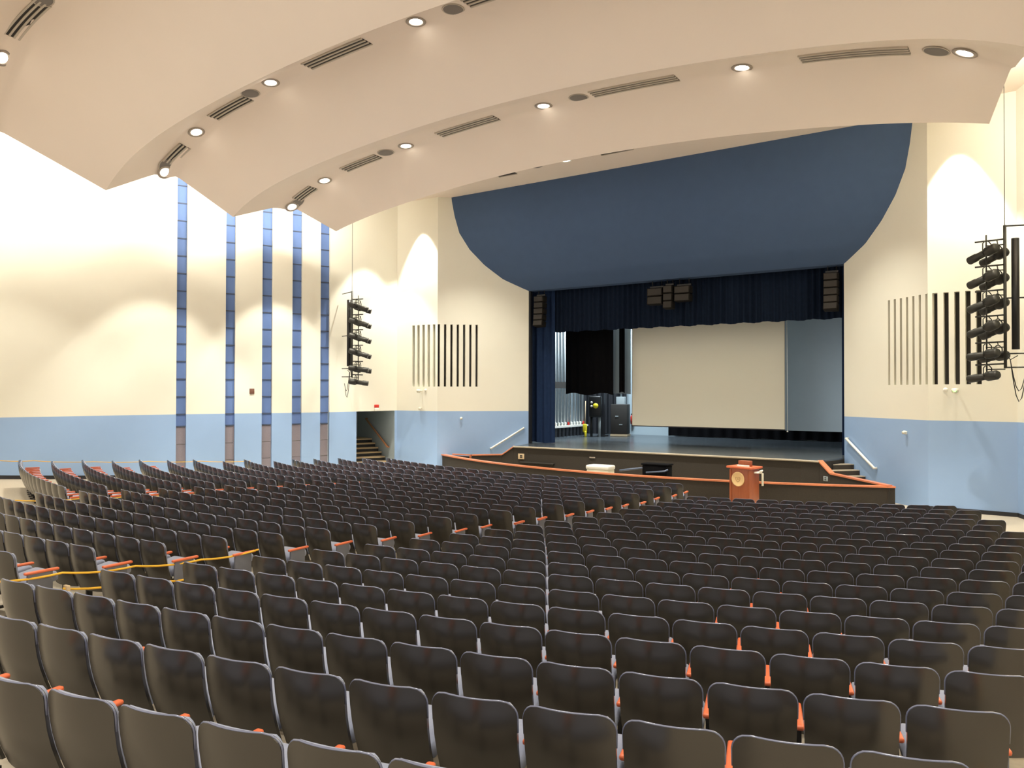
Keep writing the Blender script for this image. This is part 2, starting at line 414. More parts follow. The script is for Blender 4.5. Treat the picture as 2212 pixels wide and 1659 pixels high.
# ------------------------------------------------------------------ ceiling: rippled bands arched across the hall
YN = [-6., -3.0, -.5, 2., 4., 6.5, 8.2, 10.3, 13.3, 15.1, 17.2, 19.15, 21.0]
ZN = [14.5, 12.8, 14.2, 12.0, 13.2, 11.2, 10.2, 11.95, 8.58, 9.82, 7.83, 8.58, 7.24]
EN = [2.5, 2.5, 2.5, 2.5, 2.5, 2.5, 2.5, 2.5, .75, 1.1, .5, .6, .1]
def hwid(y): return 10.75 + .3 * (21 - y)
def zprof(y):
    z = interp(y, YN, ZN)
    for p, k in ((19.15, 8.38), (15.1, 9.56), (10.3, 11.65)):        # the crests are flattened for the lamps
        if abs(y - p) < 1.5:
            e = min(1, max(0, .5 + .5 * (z - k) / .06)); z = z * (1 - e) + k * e - .06 * e * (1 - e)
    return z
def zceil(x, y):
    dx = abs(x - CL)
    return EYE + zprof(y) - dx * dx / 126 - interp(y, YN, EN) * (dx / hwid(y)) ** 10
ys = []
for a, b in zip(YN, YN[1:]):
    n = max(4, int((b - a) / .12)); ys += [a + (b - a) * i / n for i in range(n)]
ys.append(21.0)
us = [-1 + 2 * j / 56 for j in range(57)]; us = [math.copysign(abs(u) ** .8, u) for u in us]
g = MB()
brk = [i for i, y in enumerate(ys) if any(abs(y - q) < 1e-6 for q in (2., 8.2, 13.3, 17.2))]
lo = [[(CL + u * hwid(y), y, zceil(CL + u * hwid(y), y)) for u in us] for y in ys]
cuts = [0] + brk + [len(ys) - 1]
for i0, i1 in zip(cuts, cuts[1:]): g.grid(lo[i0:i1 + 1], 'ceil')
hi = [[(x, y, z + .18) for x, y, z in row] for row in lo]
g.grid(hi, 'ceil')
for j in (0, len(us) - 1): g.grid([[r[j] for r in lo], [r[j] for r in hi]], 'ceil', False)
g.grid([lo[-1], hi[-1]], 'ceil', False)
struct(g.build('ceiling', fix=False), 'beige rippled plaster ceiling arched in bands across the hall')
g = MB()                           # flat soffit in front of the stage and above the gaps along the side walls
g.add([(-26, 20.2, SOF), (2.5, 20.2, SOF), (2.5, 26.5, SOF), (-26, 26.5, SOF)], [(0, 1, 2, 3)], 'ceil')
prev = None
for y in [20.2, 17, 14, 11, 8, 5, 2, -6]:
    z = EYE + interp(y, [-6, 8, 14, 20.2], [10.5, 10.0, 9.2, 8.15]); row = (y, z)
    if prev:
        for sg in (-1, 1):
            xa, xb = CL + sg * (hwid(prev[0]) - .5), CL + sg * (hwid(prev[0]) + 3.2)
            xc, xd = CL + sg * (hwid(y) - .5), CL + sg * (hwid(y) + 3.2)
            g.add([(xa, prev[0], prev[1]), (xb, prev[0], prev[1]), (xd, y, z), (xc, y, z)], [(0, 1, 2, 3)], 'ceil')
    prev = row
struct(g.build('ceiling.001', fix=False), 'flat plaster soffit in front of the stage')

# lamps of the cove along both side walls, hidden above the edges of the ceiling bands
for sg in (-1, 1):
    nodes = [21.0 - .85 * i for i in range(19)]
    for y0, y1 in zip(nodes, nodes[1:]):
        p0, p1 = (Vector((CL + sg * (hwid(y) - .6), y, max(zceil(CL + sg * (hwid(y) - .6), y) + .25, zceil(CL + sg * hwid(y), y) + .42))) for y in (y0, y1))
        t = (p1 - p0).normalized(); aim = Vector((sg * .92, .39, -.15)); aim = (aim - t * aim.dot(t)).normalized()
        o = area('cove_lamp', (p0 + p1) / 2, aim, (p1 - p0).length, .12, P_COVE * (1.0 if sg < 0 else 2.6) * (p1 - p0).length)
        zax = -aim; xax = t; yax = zax.cross(xax)
        o.matrix_world = Matrix.Translation((p0 + p1) / 2) @ Matrix((xax, yax, zax)).transposed().to_4x4()

# ------------------------------------------------------------------ things set into the ceiling
def normal_at(x, y, soffit=False):
    if soffit: return Vector((0, 0, -1))
    e = .05; dzx = (zceil(x + e, y) - zceil(x - e, y)) / (2 * e); dzy = 0.0
    return Vector((dzx, dzy, -1)).normalized()
def set_in(t, x, y, soffit=False, lift=.0):
    n = normal_at(x, y, soffit); z = SOF if soffit else zceil(x, y)
    t.location = Vector((x, y, z)) + n * lift
    t.rotation_mode = 'QUATERNION'; t.rotation_quaternion = Vector((0, 0, -1)).rotation_difference(n)
ring_g = MB(); ring_g.lathe([(.17, -.002), (.25, -.002), (.262, -.014), (.25, -.026), (.19, -.026), (.165, -.012), (.17, -.002)], 'ring', 28)
ring_w = MB(); ring_w.lathe([(.17, -.002), (.25, -.002), (.262, -.014), (.25, -.026), (.19, -.026), (.165, -.012), (.17, -.002)], 'ringwhite', 28)
lens_g = MB(); lens_g.lathe([(.168, -.004), (.15, -.02), (.10, -.03), (.0, -.034)], 'glow', 24)
RING, RINGW, LENS = ring_g.mesh('trim_ring'), ring_w.mesh('trim_ring_white'), lens_g.mesh('lamp_lens')
def put(name, me, parent, loc=(0, 0, 0)):
    o = bpy.data.objects.new(name, me); COL.objects.link(o); o.parent = parent; o.location = loc; return o
def downlight(x, y, label, soffit=False, power=P_DOWN, half=36):
    t = thing('recessed_downlight', label, 'ceiling light', group='lit ceiling downlights')
    set_in(t, x, y, soffit); put('trim_ring', RINGW if soffit else RING, t); put('lamp_lens', LENS, t)
    n = normal_at(x, y, soffit); spot('downlight_beam', t.location + Vector((0, 0, -.12)), power, half, .85 if soffit else .28)
DL = [(-24.44, 10.09, 'lit downlight cut by the left edge of the photo'),
      (-24.24, 14.96, 'lit downlight at the bright left end of the middle light row, beside a white disc'),
      (-22.58, 15.0, 'lit downlight between the two leftmost vents of the middle light row'),
      (-18.86, 14.96, 'lit downlight beside the small grey disc, middle light row'),
      (-13.32, 15.1, 'lit downlight near the top edge, left of a large grey disc'),
      (-22.95, 19.2, 'lit downlight at the left end of the front light row above the wall strips'),
      (-21.22, 19.2, 'second lit downlight from the left in the front light row'),
      (-17.35, 19.2, 'third lit downlight from the left in the front light row'),
      (-12.05, 19.25, 'lit downlight left of a grey disc, over the stage centre'),
      (-6.22, 19.25, 'lit downlight between the two long vents at the right, above the stage'),
      (-1.39, 19.1, 'rightmost lit downlight, next to a pale disc')]
for x, y, l in DL: downlight(x, y, l)
for x, y, l in [(-17.68, 23.66, 'small lit downlight at the ceiling front edge, left one of two above the navy panel'),
                (-13.82, 23.5, 'small lit downlight at the ceiling front edge, right one of two above the navy panel')]:
    downlight(x, y, l, True, 950, 44)
for x in (-9.8, -5.9): spot('soffit_beam', (x, 23.6, SOF - .12), 950, 44, .85)
for x in (-2.05, 2 * CL + 2.05): spot('wall_wash_beam', (x, 24.35, SOF - .25), P_FACE, 27)
spot('corner_wash_beam', (-22.2, 23.0, SOF - .25), P_FACE * .8, 29)
for y in (6.5, 1.0):
    for x in (-23, -17.4, -11.8, -6.2, -.6): spot('rear_downlight_beam', (x, y, zceil(x, y) - .15), P_DOWN, 32)

disc_g = MB(); disc_g.lathe([(.24, -.002), (.26, -.012), (.24, -.022), (.12, -.028), (0, -.03)], 'grille', 28)
DISC = disc_g.mesh('speaker_grille')
disc_w = MB(); disc_w.lathe([(.26, -.0), (.285, -.012), (.27, -.02), (.238, -.016), (.24, 0)], 'ventframe', 28)
DISCR = disc_w.mesh('rim')
for x, y, l, sf in [(-22.35, 10.2, 'round ceiling speaker at the top left edge above the slotted vent', False),
                    (-12.14, 15.15, 'large grey round ceiling speaker near the top edge', False),
                    (-19.79, 14.95, 'grey round ceiling speaker touching the second vent from the left', False),
                    (-24.06, 14.91, 'pale round ceiling speaker beside the bright left end downlight', False),
                    (-10.88, 19.25, 'grey round ceiling speaker at the left tip of the longest vent', False),
                    (-18.21, 19.15, 'faint round ceiling speaker right of the third front row vent', False),
                    (-22.75, 19.3, 'small round ceiling speaker behind the leftmost front row downlight', False),
                    (-1.93, 19.15, 'pale round ceiling speaker beside the rightmost downlight', False),
                    (-15.06, 23.5, 'dark round ceiling speaker between the two small front edge downlights', True)]:
    t = thing('ceiling_speaker', l, 'ceiling speaker', group='round ceiling speakers'); set_in(t, x, y, sf)
    put('grille', DISC, t); put('rim', DISCR, t)
def vent(x0, y0, x1, y1, label, soffit=False, wid=.34, slots=3):
    cx, cy = (x0 + x1) / 2, (y0 + y1) / 2
    t = thing('air_vent', label, 'air vent', group='slotted ceiling air vents')
    zf = (lambda x, y: SOF) if soffit else zceil
    c = Vector((cx, cy, zf(cx, cy))); t.location = c
    n = normal_at(cx, cy, soffit)
    N = 10; ctr = []
    for i in range(N + 1):
        x, y = x0 + (x1 - x0) * i / N, y0 + (y1 - y0) * i / N; ctr.append(Vector((x, y, zf(x, y))) - c)
    d = (ctr[-1] - ctr[0]).normalized(); sd = d.cross(n).normalized()
    def strip(g, o0, o1, lift0, lift1, m):
        P = []
        for p in ctr:
            P.append([p + sd * o0 + n * lift0, p + sd * o0 + n * lift1, p + sd * o1 + n * lift1, p + sd * o1 + n * lift0])
        vs = [q for r in P for q in r]; fs = []
        for i in range(N):
            for k in range(4): k2 = (k + 1) % 4; fs.append((i * 4 + k, i * 4 + k2, (i + 1) * 4 + k2, (i + 1) * 4 + k))
        fs += [(3, 2, 1, 0), tuple(N * 4 + k for k in range(4))]; g.add(vs, fs, m)
    g = MB(); strip(g, -wid / 2, wid / 2, -.05, .012, 'slotdark'); g.build('dark_backing', t)
    for k in range(slots + 1):
        o = -wid / 2 + wid * k / slots
        g = MB(); strip(g, o - .028, o + .028, -.05, .035, 'ventframe'); g.build('slat', t)
    return t
for a in [(-23.85, 10.07, -22.44, 10.25, 'slotted air vent at the top left corner above the bright left wall'),
          (-17.36, 15.02, -15.05, 15.08, 'long slotted air vent below the downlight near the top edge, middle light row'),
          (-21.68, 14.98, -20.08, 15.08, 'slotted air vent with a small grey disc at its upper end'),
          (-23.99, 14.9, -23.25, 15.04, 'short slotted air vent above the bright left end downlight of the middle row'),
          (-11.7, 15.1, -10.3, 15.1, 'slotted air vent cut by the top edge beside the large grey disc'),
          (-22.6, 19.12, -21.8, 19.18, 'short slotted air vent above the left end downlight of the front row'),
          (-20.2, 19.15, -18.6, 19.2, 'slotted air vent between the second and third front row downlights'),
          (-15.95, 19.2, -13.7, 19.2, 'slotted air vent right of the third front row downlight'),
          (-10.45, 19.22, -7.92, 19.22, 'long slotted air vent above the navy panel, grey disc at its left tip'),
          (-4.8, 19.2, -2.46, 19.15, 'long slotted air vent at the right, before the pale disc')]: vent(*a, wid=.40)
vent(-16.95, 23.7, -16.15, 23.7, 'small square air vent at the ceiling front edge beside a small downlight', True, .5, 1)
vent(-12.5, 23.6, -11.3, 23.6, 'thin air vent slot at the ceiling front edge above the navy panel', True, .22, 1)

# ------------------------------------------------------------------ auditorium chairs
def back_line(z): return (CHAIR_H - z) * math.tan(math.radians(14))
BR = .09
def back_hw(z, w0=.250):
    h = w0 - .012 * (CHAIR_H - z) / .54; e = z - (CHAIR_H - BR)
    return h if e <= 0 else h - BR + math.sqrt(max(0, BR * BR - e * e))
BZ = [.28, .38, .48, .58, .67, .735, .758, .78, .80, .818, .831, CHAIR_H]
def shell_pt(u, z, off, shrink=0.0, bulge=.055):
    x = u * (back_hw(z) - shrink); v = (z - .28) / .56
    return Vector((x, back_line(z) - bulge * (1 - (x / .25) ** 2) - .034 * math.sin(math.pi * v) + off, z))
def chair_meshes(nu=9, bz=BZ, seg=2, fine=True):
    us = [-1 + 2 * j / (nu - 1) for j in range(nu)]
    R = {}
    g = MB()
    rear = [[shell_pt(u, z, 0) for u in us] for z in bz]; front = [[shell_pt(u, z, .022) for u in us] for z in bz]
    g.grid(rear, 'shell'); g.grid(front, 'shell')
    rim_r = [r[0] for r in rear] + rear[-1] + [r[-1] for r in reversed(rear)]; rim_f = [r[0] for r in front] + front[-1] + [r[-1] for r in reversed(front)]
    g.grid([rim_r, rim_f], 'shell', False)
    R['back_shell'] = g
    g = MB(); zz = [z for z in bz if z > .66]
    path = [shell_pt(-1, z, .011) for z in zz] + [shell_pt(u, CHAIR_H, .011) for u in us[1:-1]] + [shell_pt(1, z, .011) for z in reversed(zz)]
    g.tube(path, .0065, 'trim', 6 if fine else 4); R['edge_trim'] = g
    g = MB(); zb = [z for z in bz if .36 < z < .83]
    a = [[shell_pt(u, z, .022, .014) for u in us] for z in zb]
    b = [[shell_pt(u, z, .055 + .02 * (1 - u * u), .02) for u in us] for z in zb]
    g.grid(a, 'fabric'); g.grid(b, 'fabric')
    ra = [r[0] for r in a] + a[-1] + [r[-1] for r in reversed(a)] ; rb = [r[0] for r in b] + b[-1] + [r[-1] for r in reversed(b)]
    g.grid([ra, rb], 'fabric'); g.grid([a[0], b[0]], 'fabric'); R['back_cushion'] = g
    g = MB(); tf = Matrix.Translation((0, .325, .455)) @ Matrix.Rotation(math.radians(10), 4, 'X')
    if fine: g.rbox((0, 0, 0), (.46, .40, .12), 'fabric', .045, tf, 2)
    else: g.box((0, 0, 0), (.46, .40, .12), 'fabric', tf)
    R['seat_cushion'] = g
    for sx, nm in ((-1, 'l'), (1, 'r')):
        g = MB(); tf = Matrix.Translation((sx * SEATW / 2, .30, .58))
        if fine: g.rbox((0, 0, 0), (.05, .38, .032), 'arm', .013, tf, 2)
        else: g.box((0, 0, 0), (.05, .38, .032), 'arm', tf)
        R['armrest_' + nm] = g
        g = MB(); g.box((sx * SEATW / 2, .27, .29), (.03, .07, .56), 'metal_blk'); g.box((sx * SEATW / 2, .30, .012), (.06, .26, .024), 'metal_blk'); R['support_post_' + nm] = g
        g = MB(); tf = Matrix.Translation((sx * SEATW / 2, .28, .29))
        if fine: g.rbox((0, 0, 0), (.035, .28, .58), 'standard', .012, tf, 2)
        else: g.box((0, 0, 0), (.035, .28, .58), 'standard', tf)
        R['end_panel_' + nm] = g
    return R
CM = chair_meshes(); CME = {k: v.mesh('chair_' + k) for k, v in CM.items()}

T1K, T1V = [1, 8, 9, 13, 14, 15, 16, 17, 20], [-22.7, -25.57, -25.89, -27.0, -27.27, -27.53, -27.79, -28.06, -29.0]
N1 = [11, 12, 12, 13, 13, 14, 14, 15, 15, 15, 15, 15, 16, 16, 16, 16, 16, 15, 15, 15]
S2 = [8.75, 8.46, 7.83, 7.55, 7.13, 6.87, 6.58, 6.3, 5.79, 5.61, 5.11, 5.06, 4.71, 4.5, 4.13, 3.94, 3.65, 3.44, 3.22, 3.07]   # rows -2..17
L2K, L2V = [-2, 1, 3, 8, 9, 17], [-11.3, -10.4, -9.5, -9.4, -9.05, -9.0]
L3 = [-24.7, -25.8, -27.0, -27.5, -27.25, -25.6, -27.3, -25.7, -26.8, -26.4, -27.5, -25.7, -26.4, -24.9, -25.3]                     # rows -2..12
YD = 34.32
seats = []      # (block, row index, seat index, count, theta, r)
for k in range(1, 21):
    r = row_r(k); t0 = math.radians(interp(k, T1K, T1V) + YD)
    for i in range(N1[k - 1]): seats.append(('right', k, i, N1[k - 1], t0 + (i + .5) * SEATW / r, r))
for j, k in enumerate(range(-2, 18)):
    r = row_r(k); te = math.radians(S2[j]) + SEATW / r; n = round((te - math.radians(interp(k, L2K, L2V))) * r / SEATW)
    for i in range(n): seats.append(('centre', k, i, n, te - (i + .5) * SEATW / r, r))
for j, k in enumerate(range(-2, 13)):
    r = row_r(k); te = math.radians(-10.6); n = int((te - math.radians(L3[j])) * r / SEATW + .5)
    for i in range(n): seats.append(('left', k, i, n, te - (i + .5) * SEATW / r, r))
cinv = cam.matrix_world.inverted()
def in_frame(P, m=.05):
    q = cinv @ Vector(P)
    if q.z > -.3: return None
    x, y = .5 + q.x / -q.z * 1690 / 2212, .5 + q.y / -q.z * 1690 / 1659
    return -q.z if (-m < x < 1 + m and -m < y < 1 + m) else None
vis = []
for s in seats:
    p = polar(s[5], s[4]); d = in_frame((p.x, p.y, floor_z(s[5]) + .8))
    if d is None: d = in_frame((p.x, p.y, floor_z(s[5]) + .45), 0.0)
    if d is not None: vis.append((d, s, p))
vis.sort(key=lambda q: q[0])
NEAR, FAR = vis[:300], vis[300:]
BLK = {'right': 'right-hand block', 'centre': 'centre block', 'left': 'left-hand block'}
def row_words(b, k):
    if b == 'right': return '%s row from the front' % ORD[k] if k <= 10 else '%s row from the back' % ('last' if k == 20 else ORD[21 - k])
    k2 = k + 3; return '%s row from the front' % ORD[k2] if k2 <= 20 else ''
def part(me, name, parent):
    o = bpy.data.objects.new(name, me); COL.objects.link(o); o.parent = parent; return o
def chair_parts(b, i, n):
    first, last = (i == 0, i == n - 1) if b == 'right' else (i == n - 1, i == 0)
    ps = [('back_shell', 'back_shell'), ('edge_trim', 'edge_trim'), ('back_cushion', 'back_cushion'), ('seat_cushion', 'seat_cushion'), ('armrest', 'armrest_l')]
    ps.append(('end_panel', 'end_panel_l') if first else ('support_post', 'support_post_l'))
    if last: ps += [('armrest', 'armrest_r'), ('end_panel', 'end_panel_r')]
    return ps
for d, (b, k, i, n, th, r), p in NEAR:
    if b == 'right': sw = 'aisle-end seat by the roped aisle' if i == 0 else ('far right end seat' if i == n - 1 else '%s seat from the roped aisle' % ORD[i + 1])
    else: sw = 'aisle-end seat by the roped aisle' if i == 0 else '%s seat from the roped aisle' % ORD[i + 1]
    t = thing('auditorium_chair', 'black-backed chair, %s, %s, %s' % (BLK[b], row_words(b, k), sw), 'chair',
              (p.x, p.y, floor_z(r)), th, 'black-backed auditorium chairs in curved rows')
    for nm, key in chair_parts(b, i, n): part(CME[key], nm, t)
LOW = chair_meshes(7, [.28, .5, .67, .755, .79, .815, .832, CHAIR_H], 1, False)
g = MB()
for d, (b, k, i, n, th, r), p in FAR:
    tf = Matrix.Translation((p.x, p.y, floor_z(r))) @ Matrix.Rotation(th, 4, 'Z')
    for nm, key in chair_parts(b, i, n):
        s = LOW[key]; o = len(g.v); g.v += [tuple(tf @ Vector(q)) for q in s.v]
        mi = [g._m(m) for m in s.mats]
        g.f += [[q + o for q in f] for f in s.f]; g.mi += [mi[q] for q in s.mi]; g.sm += s.sm
tag(g.build('distant_auditorium_chairs', fix=False), 'remaining black-backed chairs in the distant rows towards the stage and left wall', 'chairs', kind='stuff')

# ------------------------------------------------------------------ yellow ropes along the aisles
def rope(pts, label, r=.011):
    out = []
    for a, b in zip(pts, pts[1:]):
        a, b = Vector(a), Vector(b)
        for i in range(6):
            f = i / 6; q = a.lerp(b, f); q.z -= .03 * 4 * f * (1 - f); out.append(q)
    out.append(Vector(pts[-1])); g = MB(); g.tube(out, r, 'yellow', 7)
    tag(g.build('yellow_rope', at=tuple(out[0])), label, 'rope', 'yellow ropes strung across the rows')
def end_pt(k, off, z, dy=.35):
    r = row_r(k); th = math.radians(interp(k, list(range(-2, 18)) + [21], S2 + [2.4])) + (SEATW + off) / r
    return W(polar(r - dy, th), floor_z(r) + z)
rope([end_pt(k, .06, z, .5) for k, z in ((14, .60), (15, .54), (16, .53), (17, .53), (18, .52))], 'yellow rope along the armrests of the aisle in the left foreground, upper of two', .013)
rope([end_pt(k, .07, z, .5) for k, z in ((13.9, .27), (15, .32), (16, .34), (17, .35))], 'yellow rope low along the aisle in the left foreground, lower of two', .013)
def end3(k, z, th=-10.45): return W(polar(row_r(k) - .3, math.radians(th)), floor_z(row_r(k)) + z)
rope([end3(k, .55) for k in (7.5, 9, 10, 11, 12, 13.5)], 'yellow rope along the armrests between the centre and left blocks')
rope([end3(k, .30) for k in (12, 13.6)], 'short yellow rope at the left photo edge below the longer one')
rope([W(polar(row_r(k) - .3, math.radians(-28.3 if k < 10 else -27.4)), floor_z(row_r(k)) + .72) for k in (4, 6, 8, 10, 12, 13.4)], 'yellow rope in front of the blue left wall beyond the chairs')
g = MB(); q = Vector(end_pt(16.95, .07, .34, .5)); g.rbox((0, 0, 0), (.10, .035, .09), 'tape', .006)
t_ = g.build('rope_tag'); t_.location = q; tag(t_, 'beige tape tag hanging on the lower foreground rope', 'tag')
r18 = row_r(18); th18 = math.radians(interp(18, T1K, T1V) + YD) + (15 * SEATW + .04) / r18
rope([W(polar(r18 - .40, th18), floor_z(r18) + .60), W(polar(r18 - .3, th18 + .001), floor_z(r18) + .25), W(polar(r18 + .3, th18 + .002), floor_z(r18) + .12)],
     'yellow rope tied to the armrest at the lower right edge of the photo', .012)

# ------------------------------------------------------------------ stage platform and orchestra pit
SZ = EYE - 2.12
g = MB()
apr = [(-17.35, 26.12), (-6.55, 26.12), (-5.95, 25.98), (-5.62, 27.5), (-5.56, 27.75), (-2.0, 27.75), (-2.0, 37.2), (-21.6, 37.2), (-21.6, 27.75), (-18.04, 27.75), (-17.98, 27.5), (-17.65, 25.98), (-17.35, 26.12)][:-1]
apr = [(2 * CL - x, y) for x, y in ()] or [(-17.65, 25.98), (-17.05, 26.12), (-6.55, 26.12), (-5.95, 25.98), (-5.62, 27.5), (-5.56, 27.75), (-2.0, 27.75), (-2.0, 37.2), (-21.6, 37.2), (-21.6, 27.75), (-18.04, 27.75), (-17.98, 27.5)]
g.prism(apr, SZ - .05, SZ, 'stagefloor'); struct(g.build('floor_stage'), 'dark glossy stage floor')
g = MB(); g.prism(apr, -.05, SZ - .05, 'pit'); struct(g.build('wall_stage_front'), 'black-brown carpeted stage front')
g = MB()
nos = [(-17.65, 25.96), (-17.05, 26.10), (-6.55, 26.10), (-5.95, 25.96)]
g.tube([(x, y - .01, SZ - .03) for x, y in nos], .035, 'edge', 8); struct(g.build('trim_1'), 'beige nosing along the stage edge')
# curved pit wall with a wooden cap
RAILZ = EYE - 2.63
def arc_wall(t, r, a0, a1, z0, z1, th, m, n=48, name='wall'):
    g = MB(); P = []
    for i in range(n + 1):
        a = a0 + (a1 - a0) * i / n; p, q = polar(r, a), polar(r - th, a)
        zt = z1(i / n) if callable(z1) else z1; zb = z0(i / n) if callable(z0) else z0
        P.append([W(p, zb), W(p, zt), W(q, zt), W(q, zb), W(p, zb)])
    g.grid(P, m, False); g.add(P[0][:4], [(0, 1, 2, 3)], m); g.add(P[-1][:4], [(0, 1, 2, 3)], m)
    return g
RA0, RA1 = math.radians(-33.4), math.radians(27.5)
capz = lambda f: EYE - 2.52 - .13 * f
t = thing('orchestra_pit_wall', 'curved black pit wall with orange wooden cap below the stage', 'pit wall', (0, 0, 0))
arc_wall(t, 17.75, RA0, RA1, -.05, lambda f: capz(f) - .045, .12, 'pit').build('curved_wall', t)
arc_wall(t, 17.80, RA0, RA1, lambda f: capz(f) - .045, capz, .22, 'cap').build('wooden_cap', t)
def sloped_wall(pts, label, th=.12):
    t = thing('stair_side_wall', label, 'side wall', (pts[0][0], pts[0][1], 0), 0, 'low walls beside the stage steps'); inv = Matrix.Translation((-pts[0][0], -pts[0][1], 0))
    gw, gc = MB(), MB()
    for a, b in zip(pts, pts[1:]):
        d = Vector((b[0] - a[0], b[1] - a[1])).normalized(); n = Vector((-d.y, d.x))
        for g, z0, z1, hw, m in ((gw, lambda p: -.05, lambda p: p[2] - .045, th / 2, 'pit'), (gc, lambda p: p[2] - .045, lambda p: p[2], th / 2 + .04, 'cap')):
            vs = []
            for p in (a, b):
                for s_, zf in ((-1, z0), (1, z0), (1, z1), (-1, z1)): vs.append((p[0] + n.x * hw * s_, p[1] + n.y * hw * s_, zf(p)))
            g.add(vs, [(3, 2, 1, 0), (4, 5, 6, 7), (0, 1, 5, 4), (1, 2, 6, 5), (2, 3, 7, 6), (3, 0, 4, 7)], m, False, inv)
    gw.build('black_wall', t); gc.build('wooden_cap', t); return t
RW = [(-5.93, 26.05, SZ + .02), (-5.52, 25.78, EYE - 2.46), (-3.72, 24.72, EYE - 2.62)]
LWp = [(2 * CL + 5.93, 26.05, SZ + .02), (2 * CL + 5.52, 25.78, EYE - 2.44), (2 * CL + 4.45, 25.2, EYE - 2.47)]
sloped_wall(RW, 'black side wall with orange cap dropping from the stage to the right')
sloped_wall(LWp, 'black side wall with orange cap dropping from the stage to the left')
t = thing('pit_gate', 'small black gate panel with orange cap at the left end of the pit', 'gate', (2 * CL + 4.4, 25.17, 0), 0)
g = MB(); d = Vector((-.95, -.10)).normalized(); tf = Matrix.Rotation(math.atan2(d.y, d.x), 4, 'Z')
g.box((.42, 0, .38), (.80, .05, .70), 'pit', tf); g.build('gate_panel', t)
g = MB(); g.box((.42, 0, .785), (.84, .12, .045), 'cap', tf); g.build('wooden_cap', t)
g = MB(); g.box((.0, 0, .40), (.05, .09, .80), 'cap', tf); g.build('gate_post', t)
def reach(A, d, n, s_, side):
    o = A + d * s_; ln = [(-5.62, 27.5), (-5.95, 25.98), (-5.52, 25.78), (-3.72, 24.72)]
    if side == 'left': ln = [(2 * CL - x, y) for x, y in ln]
    best = 1.5
    for p, q in zip(ln, ln[1:]):
        p, q = Vector(p), Vector(q); e = q - p; den = n.x * e.y - n.y * e.x
        if abs(den) < 1e-9: continue
        t = ((p.x - o.x) * e.y - (p.y - o.y) * e.x) / den; u = ((p.x - o.x) * n.y - (p.y - o.y) * n.x) / den
        if t > 0 and -.02 <= u <= 1.02: best = min(best, t - .13)
    return max(best, .12)
# steps from the hall up to the stage, both sides
for A, B, side in ((PR, ER, 'right'), (PL, EL, 'left')):
    d = (B - A).normalized(); n = Vector((-d.y, d.x)); n = n if n.y < 0 else -n
    t = thing('stage_steps', 'dark carpeted steps with beige nosings at the %s end of the stage' % side, 'stairs', W(A, 0), 0, 'steps beside the stage'); inv = Matrix.Translation((-A.x, -A.y, 0))
    gb, ge = MB(), MB()
    for i in range(6):
        s0, s1 = .22 + .29 * i, .22 + .29 * (i + 1); z = SZ * (1 - (i + 1) / 7); w0, w1 = reach(A, d, n, s0, side), reach(A, d, n, s1, side)
        q = [A + d * s0 + n * .01, A + d * s1 + n * .01, A + d * s1 + n * w1, A + d * s0 + n * w0]
        gb.prism([tuple(v) for v in q], -.03, z - .02, 'pit', inv)
        ge.prism([tuple(v) for v in q], z - .02, z, 'edge', inv)
    gb.build('step_blocks', t); ge.build('treads', t)
# wall plates on the stage front
def plate(loc, size, label, rz=0, m='tape'):
    t = thing('outlet_plate', label, 'outlet', loc, rz, 'outlet plates on the stage front')
    g = MB(); g.rbox((0, 0, 0), (size[0], .02, size[1]), m, .006); g.build('cover_plate', t)
    g = MB(); g.box((0, -.012, .03), (size[0] * .4, .006, size[1] * .2), 'slotdark'); g.box((0, -.012, -.03), (size[0] * .4, .006, size[1] * .2), 'slotdark'); g.build('sockets', t)
plate((-17.32, 26.03, EYE - 2.52), (.26, .22), 'beige outlet plate on the black stage front at the left', .25)
plate((-5.72, 25.83, EYE - 2.66), (.18, .15), 'grey outlet plate on the black wall near the right stage steps', -.57, 'greymetal')
plate((-14.15, 26.105, EYE - 2.42), (.24, .05), 'thin grey plate on the black stage front behind the white cart', 0, 'ring')
# ledge low on the stage front
g = MB(); g.rbox((0, 0, 0), (1.6, .10, .05), 'slotdark', .01); t_ = g.build('stage_front_ledge'); t_.location = (-16.6, 26.06, EYE - 2.75); tag(t_, 'dark narrow ledge low on the stage front near the left outlet', 'ledge')

# ------------------------------------------------------------------ lectern, cart and bin in front of the stage
t = thing('lectern', 'reddish wooden lectern with a round cream seal in front of the pit wall', 'lectern', (-7.12, 22.2, 0), math.radians(-14))
g = MB(); g.rbox((0, 0, .04), (.70, .56, .08), 'podium', .01); g.build('plinth', t)
g = MB(); g.rbox((0, .0, .61), (.64, .50, 1.10), 'podium', .008); g.box((-.29, -.255, .6), (.06, .02, 1.05), 'podium'); g.box((.29, -.255, .6), (.06, .02, 1.05), 'podium'); g.build('cabinet', t)
g = MB(); tf = Matrix.Translation((0, 0, 1.19)) @ Matrix.Rotation(math.radians(0), 4, 'X'); g.rbox((0, 0, 0), (.80, .62, .06), 'arm', .015, tf); g.build('top_board', t)
g = MB(); g.rbox((.08, -.08, 1.30), (.36, .16, .16), 'podium', .01); g.build('reading_ledge', t)
g = MB(); g.rbox((.08, -.19, 1.235), (.38, .05, .05), 'white', .01)
o_ = g.build('lamp_strip', t); o_['label'] = 'pale strip along the foot of the reading ledge'
g = MB(); tf = Matrix.Translation((-.04, -.262, .86)) @ Matrix.Rotation(math.pi / 2, 4, 'X')
g.lathe([(.205, 0), (.205, .012), (.197, .02), (.18, .02), (.175, .014), (0, .014)], 'gold', 36, tf); s_ = g.build('round_seal', t)
g = MB()
sh = [(-.075, .055), (.075, .055), (.075, -.005), (.05, -.055), (0, -.09), (-.05, -.055), (-.075, -.005)]
